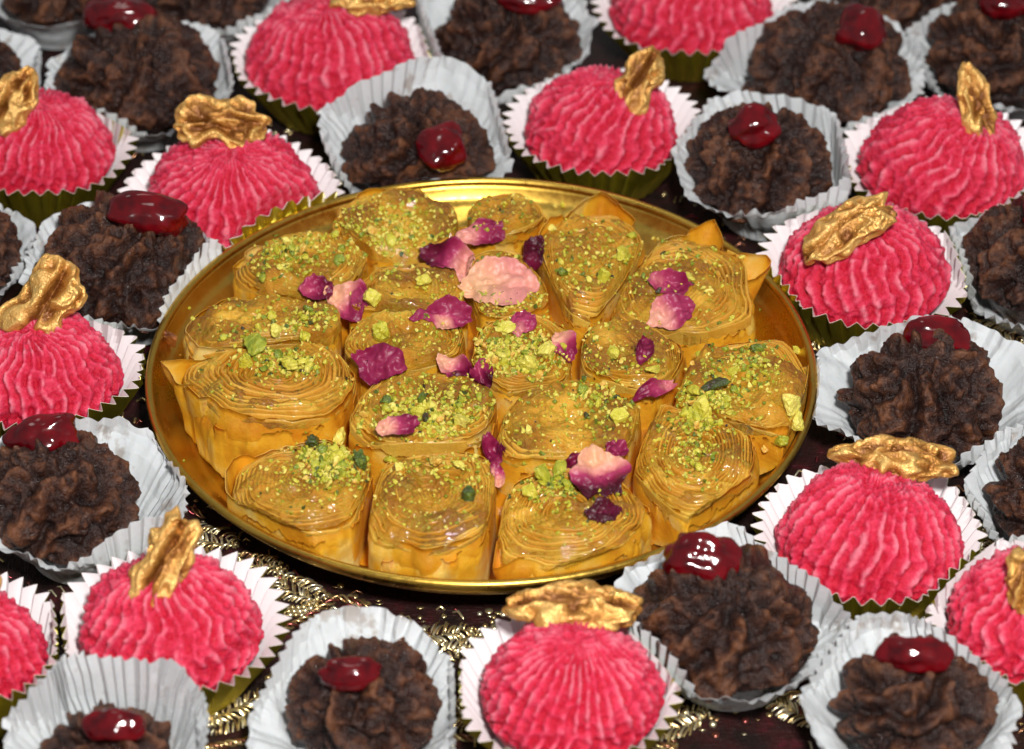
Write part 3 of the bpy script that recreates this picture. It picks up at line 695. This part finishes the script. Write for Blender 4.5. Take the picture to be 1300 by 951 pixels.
for i, (px, py, pw, phh, ang, t0, t1, curl, w) in enumerate(PET):
    h = hit(px, py)
    if h is None: continue
    p, nrm = h; d_ = raydir(px, py)
    if p[2] < 2.35: p = p + d_ * ((2.45 - p[2]) / d_[2])       # lies across the gap between two rolls
    pp = FPX / depth(p); nu, nv = 40, 28
    u, vv = np.meshgrid(np.linspace(-1, 1, nu), np.linspace(-1, 1, nv))
    # round the square patch into a petal outline, ragged at its edge
    X0 = u * np.sqrt(1 - .5 * vv ** 2); Y0 = vv * np.sqrt(1 - .5 * u ** 2)
    rag = 1 + smooth(np.hypot(X0, Y0), .4, 1) * (.11 * noise(np.stack([X0, Y0, 0 * X0], -1), 2.0, 800 + i) + .08 * noise(np.stack([X0, Y0, 0 * X0], -1), 5, 810 + i))
    taper = 1 - .35 * smooth(-X0, 0, 1)
    x = X0 * pw / 2 / pp * rag; y = Y0 * phh / 2 / pp * rag * taper * 1.15
    z = curl * 1.0 * (y / (phh / 2 / pp)) ** 2 * (phh / pp) * (.5 + .5 * noise(np.stack([X0, Y0, 0 * X0], -1), .8, 815 + i)) +   .15 * fbm(np.stack([x, y, 0 * x], -1), 2.2, 820 + i, 3) + .05 * (np.abs(noise(np.stack([x * .7, y * 2, 0 * x], -1), 5, 840 + i)) - .3) + .02 * noise(np.stack([x, y, 0 * x], -1), 12, 850 + i) + .06 * np.sin(4 * X0 + i)
    a = math.radians(ang)
    n2 = nrm * .15 + V * .65 + np.array([0, 0, .5]); n2 /= np.linalg.norm(n2)
    lx = math.cos(a) * R + math.sin(a) * U; lx -= (lx @ n2) * n2; lx /= np.linalg.norm(lx); ly = np.cross(n2, lx)
    Xw = p + n2 * .10 + x[..., None] * lx + y[..., None] * ly + z[..., None] * n2
    for q in np.ndindex(x.shape):
        Xw[q][2] = max(Xw[q][2], top_z(Xw[q][0], Xw[q][1]) + .075)
    m = nu * nv
    low = Xw - n2 * .012
    ring = np.concatenate([np.arange(nu), nu * (np.arange(1, nv) + 1) - 1, m - 2 - np.arange(nu - 1), (nu * np.arange(nv - 2, 0, -1))])
    rim = np.stack([ring, ring + m, np.roll(ring, -1) + m, np.roll(ring, -1)], 1)
    tone = t0 + (t1 - t0) * smooth(X0, -.6, .6) + .12 * np.abs(Y0)
    if i == 6: tone = .72 - .62 * np.exp(-(X0 / .35) ** 2) * smooth(-Y0, -.5, .4)
    co = np.concatenate([Xw.reshape(-1, 3), low.reshape(-1, 3)]) - p
    o = put('rose_petal', mesh('rose_petal', co, [grid(nu, nv, False), grid(nu, nv, False, m, True), rim], PETAL, True, {'tone': np.clip(np.concatenate([tone.ravel()] * 2), 0, 1)}), None, p)
    tag(o, 'dried ' + w, 'rose petal', 'dried rose petals on the baklava')

# ------------------------------------------------------------------ pistachio
ico_v = []; gr = (1 + 5 ** .5) / 2
for s1 in (-1, 1):
    for s2 in (-gr, gr): ico_v += [(0, s1, s2), (s1, s2, 0), (s2, 0, s1)]
ICO = np.array(ico_v, float) / math.hypot(1, gr)
dd = np.linalg.norm(ICO[:, None] - ICO[None], axis=-1); em = dd[dd > .1].min() * 1.1
tri = [(a, b, c) for a in range(12) for b in range(a + 1, 12) for c in range(b + 1, 12) if max(dd[a, b], dd[b, c], dd[a, c]) < em]
TRI = np.array([(a, b, c) if np.cross(ICO[b] - ICO[a], ICO[c] - ICO[a]) @ ICO[a] > 0 else (a, c, b) for a, b, c in tri])
def subdiv(v, f):
    v = list(map(tuple, v)); cache = {}; out = []
    def mid(a, b):
        k = (min(a, b), max(a, b))
        if k not in cache:
            q = np.array(v[a]) + np.array(v[b]); v.append(tuple(q / np.linalg.norm(q))); cache[k] = len(v) - 1
        return cache[k]
    for a, b, c in f:
        ab, bc, ca = mid(a, b), mid(b, c), mid(c, a); out += [(a, ab, ca), (b, bc, ab), (c, ca, bc), (ab, bc, ca)]
    return np.array(v), np.array(out)
IC2, TR2 = subdiv(ICO, TRI)
random.seed(4); rng = np.random.RandomState(4)
IC3, TR3 = subdiv(IC2, TR2)
def chunk(seed, size, base=None):
    base = IC2 if base is None else base
    sc = np.array([1, .55 + .4 * rng.rand(), .45 + .35 * rng.rand()]) * size / 2
    # cut a few flat faces off a lump, as a knife does
    X = base * (1 + .30 * noise(base, 1.7, seed) + .12 * noise(base, 4, seed + 1))[:, None]
    for _ in range(4):
        nn = rng.randn(3); nn /= np.linalg.norm(nn); lim = .45 + .3 * rng.rand(); s = X @ nn; X = X - np.maximum(s - lim, 0)[:, None] * nn
    X = X * (1 + .13 * noise(base, 5, seed + 2) + .05 * noise(base, 11, seed + 3))[:, None]
    return X * sc
def rot():
    q = rng.randn(4); q /= np.linalg.norm(q); w, x, y, z = q
    return np.array([[1 - 2 * (y * y + z * z), 2 * (x * y - z * w), 2 * (x * z + y * w)], [2 * (x * y + z * w), 1 - 2 * (x * x + z * z), 2 * (y * z - x * w)], [2 * (x * z - y * w), 2 * (y * z + x * w), 1 - 2 * (x * x + y * y)]])
def piece(px, py, size_px, tone, label, group='chopped pistachio pieces'):
    h = hit(px, py)
    if h is None or (group[:5] == 'small' and (h[1][2] < .35 or h[0][2] < 1.9)): return
    p, nrm = h; pp = FPX / depth(p); sz = size_px / pp
    big = group[:5] != 'small'
    X = chunk(rng.randint(9999), sz, IC3 if big else IC2) @ rot().T
    pos = p + (nrm * .5 + np.array([0, 0, .5])) * sz * .30
    o = put('pistachio_piece', mesh('pistachio_piece', X, TR3 if big else TR2, PIST, False, {'tone': np.clip(tone + .10 * noise(X, 7, 3), 0, 1)}), None, pos)
    tag(o, label, 'pistachio', group)
named = [
 (322, 447, 34, .42, 'biggest green pistachio piece, on the large orange-sided roll at left'), (312, 462, 24, .62, 'yellow green pistachio piece just below the biggest one at left'),
 (350, 420, 24, .80, 'pale yellow pistachio piece at the top of the left cluster'), (385, 427, 20, .58, 'dark-rimmed pistachio piece right of the left cluster'),
 (371, 467, 30, .70, 'bright yellow pistachio piece below the left cluster'), (398, 562, 24, .10, 'dark green pistachio piece behind the front left heap'),
 (426, 558, 30, .76, 'pale pistachio piece on top of the front left heap'), (458, 592, 30, .20, 'dark green pistachio piece at the right of the front left heap'),
 (430, 580, 24, .66, 'yellow pistachio piece inside the front left heap'), (552, 590, 26, .99, 'orange yellow pistachio piece on the front middle roll'),
 (582, 590, 18, .80, 'pale pistachio piece right of the orange one'), (508, 596, 18, .84, 'pale yellow pistachio piece left of the orange one'),
 (496, 584, 18, .55, 'green pistachio piece left of the orange one'), (598, 632, 28, .16, 'dark olive pistachio piece at the right edge of the front middle roll'),
 (690, 606, 34, .52, 'large green pistachio piece on the front right roll'), (675, 628, 24, .66, 'yellow pistachio piece on the front right roll'),
 (711, 598, 24, .50, 'green pistachio piece behind the big two-toned petal'), (730, 602, 20, .34, 'green pistachio piece touching the big two-toned petal'),
 (897, 520, 34, .68, 'largest yellow pistachio piece at right, on the neat layered roll'), (878, 503, 26, .62, 'round pistachio piece at the left of the right cluster'),
 (905, 497, 34, .08, 'dark pistachio skin in the right cluster'), (880, 527, 24, .56, 'green pistachio piece below the right cluster'),
 (884, 543, 16, .99, 'orange pistachio bit below the right cluster'), (930, 474, 20, .64, 'pistachio piece above the right cluster'),
 (965, 445, 24, .26, 'green pistachio piece near the back edge of the far right roll'), (1003, 518, 36, .84, 'pale chopped pistachio piece resting on the tray wall at right'),
 (1008, 537, 26, .80, 'pale pistachio piece just below the upper one on the tray wall'), (991, 561, 24, .48, 'green pistachio piece lowest on the right tray wall'),
 (972, 571, 12, .99, 'small orange nut bit on the right tray wall'), (1013, 447, 14, .70, 'tiny yellow nut bit high on the right tray wall'),
 (475, 382, 28, .70, 'yellow pistachio piece behind the centre left roll'), (539, 360, 24, .72, 'yellow green pistachio piece left of the largest pale petal'),
 (484, 424, 26, .58, 'long green pistachio sliver above the ragged magenta petal'), (790, 327, 26, .66, 'yellow pistachio piece at the back right'),
 (765, 355, 22, .58, 'pistachio piece left of the back right pair'), (875, 358, 22, .74, 'pale pistachio piece beside the pointed magenta petal'),
 (336, 355, 16, .42, 'bright green pistachio piece at the back left'), (715, 350, 20, .26, 'dark green pistachio piece at the inner back right'),
 (692, 452, 28, .80, 'pale yellow pistachio piece at the right of the centre heap'), (672, 467, 30, .72, 'bright yellow pistachio piece at the front of the centre heap'),
 (645, 420, 24, .76, 'pale pistachio piece at the back of the centre heap'), (598, 440, 28, .62, 'yellow green pistachio piece at the left of the centre heap'),
 (828, 471, 24, .72, 'yellow pistachio piece on the round right roll'), (776, 452, 22, .66, 'yellow pistachio piece at the left on the round right roll'),
 (785, 535, 26, .66, 'yellow pistachio piece on the right middle roll'), (737, 498, 20, .40, 'green pistachio piece on the right middle roll'),
 (672, 549, 14, .84, 'pale nut bit on the bare middle roll'), (532, 527, 22, .66, 'yellow pistachio piece in the crumbs of the middle roll'), (584, 539, 22, .82, 'golden pistachio piece in the crumbs of the middle roll'),
 (490, 512, 16, .22, 'dark green pistachio piece in the crumbs of the middle roll'), (698, 290, 14, .82, 'pale nut bit at the back beside the narrow roll'),
 (857, 574, 14, .70, 'small yellow nut bit on the neat layered roll'), (888, 596, 14, .64, 'small yellow nut bit low on the neat layered roll')]
for a in named: piece(*a)
HEAPS = [(330, 445, 32, 26, 16, .55), (372, 460, 34, 22, 14, .62), (385, 410, 60, 26, 14, .6), (424, 584, 48, 30, 60, .60), (550, 525, 75, 38, 60, .60), (655, 450, 66, 30, 60, .66),
         (698, 614, 42, 24, 26, .5), (895, 520, 40, 34, 34, .58), (800, 340, 120, 45, 22, .55), (480, 300, 90, 38, 34, .66), (360, 320, 50, 28, 16, .55), (770, 500, 70, 40, 30, .58), (940, 460, 60, 45, 22, .55), (640, 390, 90, 40, 20, .6), (560, 590, 70, 30, 14, .7), (880, 580, 30, 36, 10, .6)]
cnt = 0
HW = ['on the large orange-sided roll', 'on the front face of the left cluster', 'behind the left cluster', 'in the heap on the front left roll', 'in the crumbs of the middle roll', 'in the bright centre heap', 'beside the biggest two-toned petal', 'in the right cluster', 'near the back right rolls', 'near the back left of the tray', 'on the back left roll', 'on the bare golden middle roll', 'on the far right roll', 'near the largest pale petal', 'on the front middle roll', 'on the neat layered roll']
for (hx, hy, sx, sy, n, tn), hw in zip(HEAPS, HW):
    for _ in range(int(n * .62)):
        if cnt > 238: break
        cnt += 1
        tq = float(np.clip(tn + .24 * rng.randn(), .02, 1)); adj = 'dark' if tq < .28 else 'green' if tq < .5 else 'yellow green' if tq < .74 else 'pale yellow'
        piece(hx + rng.randn() * sx * .5, hy + rng.randn() * sy * .5, 9 + 9 * rng.rand() ** 1.5, tq, 'small ' + adj + ' pistachio bit ' + hw, 'small ' + adj + ' pistachio bits ' + hw)
bag = Bag()
def crumb(px, py, s_px, tone):
    h = hit(px, py)
    if h is None or h[1][2] < .3 or h[0][2] < 1.9: return
    p, nrm = h; sz = s_px / (FPX / depth(p))
    X = ICO * (1 + .35 * rng.randn(12))[:, None] * np.array([1, .8, .6]) * sz / 2
    bag.add(p + nrm * sz * .2 + X @ rot().T, TRI, None, float(np.clip(tone, 0, 1)))
for (hx, hy, sx, sy, n, tn) in HEAPS:
    for _ in range(n * 15): crumb(hx + rng.randn() * sx * .55, hy + rng.randn() * sy * .55, 2.4 + 6.5 * rng.rand() ** 1.5, tn + .22 * rng.randn())
for _ in range(3300):
    i = rng.randint(len(ROLLS)); q = ROLLS[i]; a = rng.rand() * 6.28; r = rng.rand() ** .5
    crumb(q[0] + q[2] * r * math.cos(a), q[1] + q[3] * r * math.sin(a), 2 + 5 * rng.rand() ** 2.2, .62 + .24 * rng.randn())
for _ in range(46):
    a = rng.rand() * 6.28; r_ = 7.9 + .9 * rng.rand(); z_ = float(np.interp(r_, [7.97, 8.2, 8.46, 8.9], [.82, .97, 1.2, 1.78]))
    X = ICO * (1 + .35 * rng.randn(12))[:, None] * np.array([1, .8, .6]) * (.03 + .07 * rng.rand() ** 2)
    bag.add(X @ rot().T + [r_ * math.cos(a), r_ * math.sin(a), z_ + .03], TRI, None, float(np.clip(.6 + .3 * rng.randn(), 0, 1)))
o = put('pistachio_crumbs', bag.build('pistachio_crumbs', PIST, False)); tag(o, 'fine green pistachio crumbs sprinkled over the baklava', 'crumbs', None, 'stuff')
sk = M('walnut_skin'); sk.set(Base_Color=sk.ramp(sk.noise(300, 4), (0.35, (0.07, 0.014, 0.006)), (0.65, (0.34, 0.12, 0.03))), Roughness=0.3); SKIN = sk.m
# a broken bit of walnut on the left wall of the tray
h = hit(210, 432)
X = chunk(77, .75, IC3) @ rot().T
o = put('walnut_crumb', mesh('walnut_crumb', X, TR3, SKIN, False, {'tone': np.full(len(X), .05)}), None, h[0] + h[1] * .12)
tag(o, 'small reddish brown walnut crumb on the left wall of the tray', 'walnut crumb')

# ------------------------------------------------------------------ gold embroidery of the cloth
bag = Bag()
def cz(x, y): return .10 * float(fbm(np.array([[x, y, 0.0]]), .16, 5, 3)[0]) - .16
def clear(x, y, pad=0.0):
    return math.hypot(x, y) > 7.6
def pad(x, y, L, Wd, ang, tone):
    a = math.radians(ang); ux = np.array([math.cos(a), math.sin(a)]); uy = np.array([-ux[1], ux[0]])
    k = int(L / .085)
    for i in range(k):
        f = (i + .5) / k; half = Wd / 2 * math.sin(math.pi * f) ** .6
        for lane in (-1, 0, 1):
            s = np.linspace(0, 1, 6); off = half * (lane * .66 - .33 + .66 * s); lean = .5 * half * (s - .5) * (1 if lane else -1)
            cxy = np.array([x, y]) + np.outer((f - .5) * L + lean, ux) + np.outer(off, uy) + rng.randn(2) * .03 + np.outer(s, rng.randn(2) * .05)
            zz = cz(x, y) + .05 + (.10 + .06 * rng.rand()) * np.sin(np.pi * (.1 + .85 * s)) + .04 * rng.rand()
            if not clear(*cxy[3]): continue
            co, f4 = tube(np.column_stack([cxy, zz]), .032, 5); bag.add(co, None, f4, float(np.clip(tone + .28 * rng.randn(), 0, 1)))
def cord(pts, r=.06, tone=.45):
    pts = np.array(pts, float); t = np.linspace(0, len(pts) - 1, 40 * (len(pts) - 1)); px_ = np.interp(t, range(len(pts)), pts[:, 0]); py_ = np.interp(t, range(len(pts)), pts[:, 1])
    ln = np.concatenate([[0], np.cumsum(np.hypot(np.diff(px_), np.diff(py_)))])
    for ph in (0, 2.1, 4.2):
        a = ln * 9 + ph; zz = np.array([cz(u, v) for u, v in zip(px_, py_)]) + .08
        nx_ = -np.gradient(py_); ny_ = np.gradient(px_); q = np.hypot(nx_, ny_) + 1e-9
        co, f4 = tube(np.column_stack([px_ + nx_ / q * r * np.cos(a), py_ + ny_ / q * r * np.cos(a), zz + r * np.sin(a)]), r * .62, 5)
        bag.add(co, None, f4, float(np.clip(tone + (.3 if ph < 1 else -.25 * (ph > 3)), 0, 1)))
def beads(x, y, L, ang, rowsn, tone=.8, s=.07):
    a = math.radians(ang)
    for r_ in range(rowsn):
        for i in range(int(L / (s * 2.1))):
            u = i * s * 2.1 - L / 2; v = (r_ - rowsn / 2) * s * 2.1
            bx, by = x + u * math.cos(a) - v * math.sin(a), y + u * math.sin(a) + v * math.cos(a)
            bag.add(IC2 * s * (1 + .15 * rng.rand()) + [bx, by, cz(bx, by) + s + .05 * math.sin(i)], TR2, None, float(np.clip(tone + .2 * rng.randn(), 0, 1)))
def sequins(x, y, n, sp):
    t = np.linspace(0, 2 * np.pi, 8, endpoint=False); c8 = np.column_stack([np.cos(t), np.sin(t), 0 * t])
    for _ in range(n):
        bx, by = x + rng.randn() * sp, y + rng.randn() * sp * .7
        if not clear(bx, by): continue
        r_ = .06 + .05 * rng.rand(); X = np.concatenate([c8 * r_, c8 * r_ + [0, 0, .015], [[0, 0, .02]]])
        al = np.array([1, 0, 0]); ti = .5 * rng.randn(); Rx = np.array([[1, 0, 0], [0, math.cos(ti), -math.sin(ti)], [0, math.sin(ti), math.cos(ti)]])
        bag.add(X @ Rx.T + [bx, by, cz(bx, by) + .07], [(8 + i, 8 + (i + 1) % 8, 16) for i in range(8)], [(i, (i + 1) % 8, 8 + (i + 1) % 8, 8 + i) for i in range(8)], float(rng.rand()))
def g(px, py): return at(px, py, 0)[:2]
for (px, py, L, Wd, ang, tn) in [(268, 684, 1.5, 1.0, -25, .85), (378, 748, 1.5, 1.0, -35, .85), (330, 715, 1.5, .8, -20, .6), (560, 805, 2.0, 1.0, 15, .75), (620, 815, 1.8, .9, 20, .8), (205, 560, 1.4, .9, 80, .7),
                                 (1265, 425, 1.6, 1.2, -30, .8), (960, 590, 1.8, 1.0, 40, .6), (1250, 690, 1.3, .8, 70, .8), (1160, 790, 1.5, 1.0, 30, .8), (1190, 400, 1.4, .8, 60, .5), (100, 380, 1.2, .8, 20, .4), (1045, 430, 1.0, .7, 20, .6),
                                 (1010, 640, 1.4, .8, 30, .6), (880, 640, 1.5, .8, 20, .5), (420, 880, 2, 1.2, 10, .7), (600, 900, 2.2, 1.2, -15, .7), (300, 900, 2, 1.1, 40, .7), (850, 915, 2.1, 1.2, 20, .7), (1020, 900, 2, 1.2, -30, .7), (60, 920, 2, 1.2, 30, .6), (480, 930, 2, 1.1, 75, .6), (720, 945, 2, 1.1, 0, .7), (1230, 930, 2, 1.1, 0, .7)]:
    x, y = g(px, py); pad(x, y, L, Wd, ang, tn)
cord([g(225, 668), g(270, 705), g(330, 722), g(352, 712)], .06, .5); cord([g(350, 800), g(385, 785), g(430, 755), g(470, 765)], .07, .3)
cord([g(520, 790), g(580, 818), g(640, 812)], .06, .6); cord([g(195, 600), g(225, 640), g(260, 655)], .07, .15); cord([g(1225, 640), g(1255, 700), g(1240, 740)], .07, .2)
cord([g(250, 945), g(420, 915), g(640, 935), g(860, 945)], .07, .4)
for (px, py, L, ang, rw) in [(215, 583, 1.3, -8, 2), (1262, 440, 1.4, -35, 6), (205, 600, .9, 0, 2), (1255, 672, .9, 60, 3), (640, 800, 1.2, 10, 4), (1000, 455, .6, 30, 2), (1165, 800, .9, 40, 4), (380, 770, 1.2, 20, 3)]:
    x, y = g(px, py); beads(x, y, L, ang, rw)
for (px, py, n, sp) in [(640, 795, 34, .7), (500, 780, 30, .9), (410, 740, 30, .8), (190, 470, 14, .3), (300, 650, 24, .6), (940, 620, 30, .6), (560, 870, 40, 1.2), (330, 880, 30, 1.0), (1180, 900, 30, 1), (900, 905, 30, 1)]:
    x, y = g(px, py); sequins(x, y, n, sp)
for _ in range(4200):
    bx, by = -17 + 34 * rng.rand(), -19 + 37 * rng.rand()
    if not clear(bx, by): continue
    q = float(noise(np.array([[bx, by, 3.0]]), .55, 77)[0]) + .5 * float(noise(np.array([[bx, by, 3.0]]), 1.5, 78)[0])
    if q < -.05: continue
    z0 = cz(bx, by); a = 3 * q + .6 * rng.randn(); L = .12 + .25 * rng.rand(); dx, dy = L * math.cos(a) / 2, L * math.sin(a) / 2
    co, f4 = tube([[bx - dx, by - dy, z0 + .01], [bx, by, z0 + .08 + .06 * rng.rand()], [bx + dx, by + dy, z0 + .01]], .028 + .02 * rng.rand(), 4)
    bag.add(co, None, f4, float(np.clip(.5 + .4 * rng.randn(), 0, 1)))
    if rng.rand() < .12: bag.add(ICO * (.05 + .04 * rng.rand()) + [bx + .1, by, z0 + .07], TRI, None, float(rng.rand()))
o = put('gold_embroidery', bag.build('gold_embroidery', THREAD), cloth); o['kind'] = 'stuff'
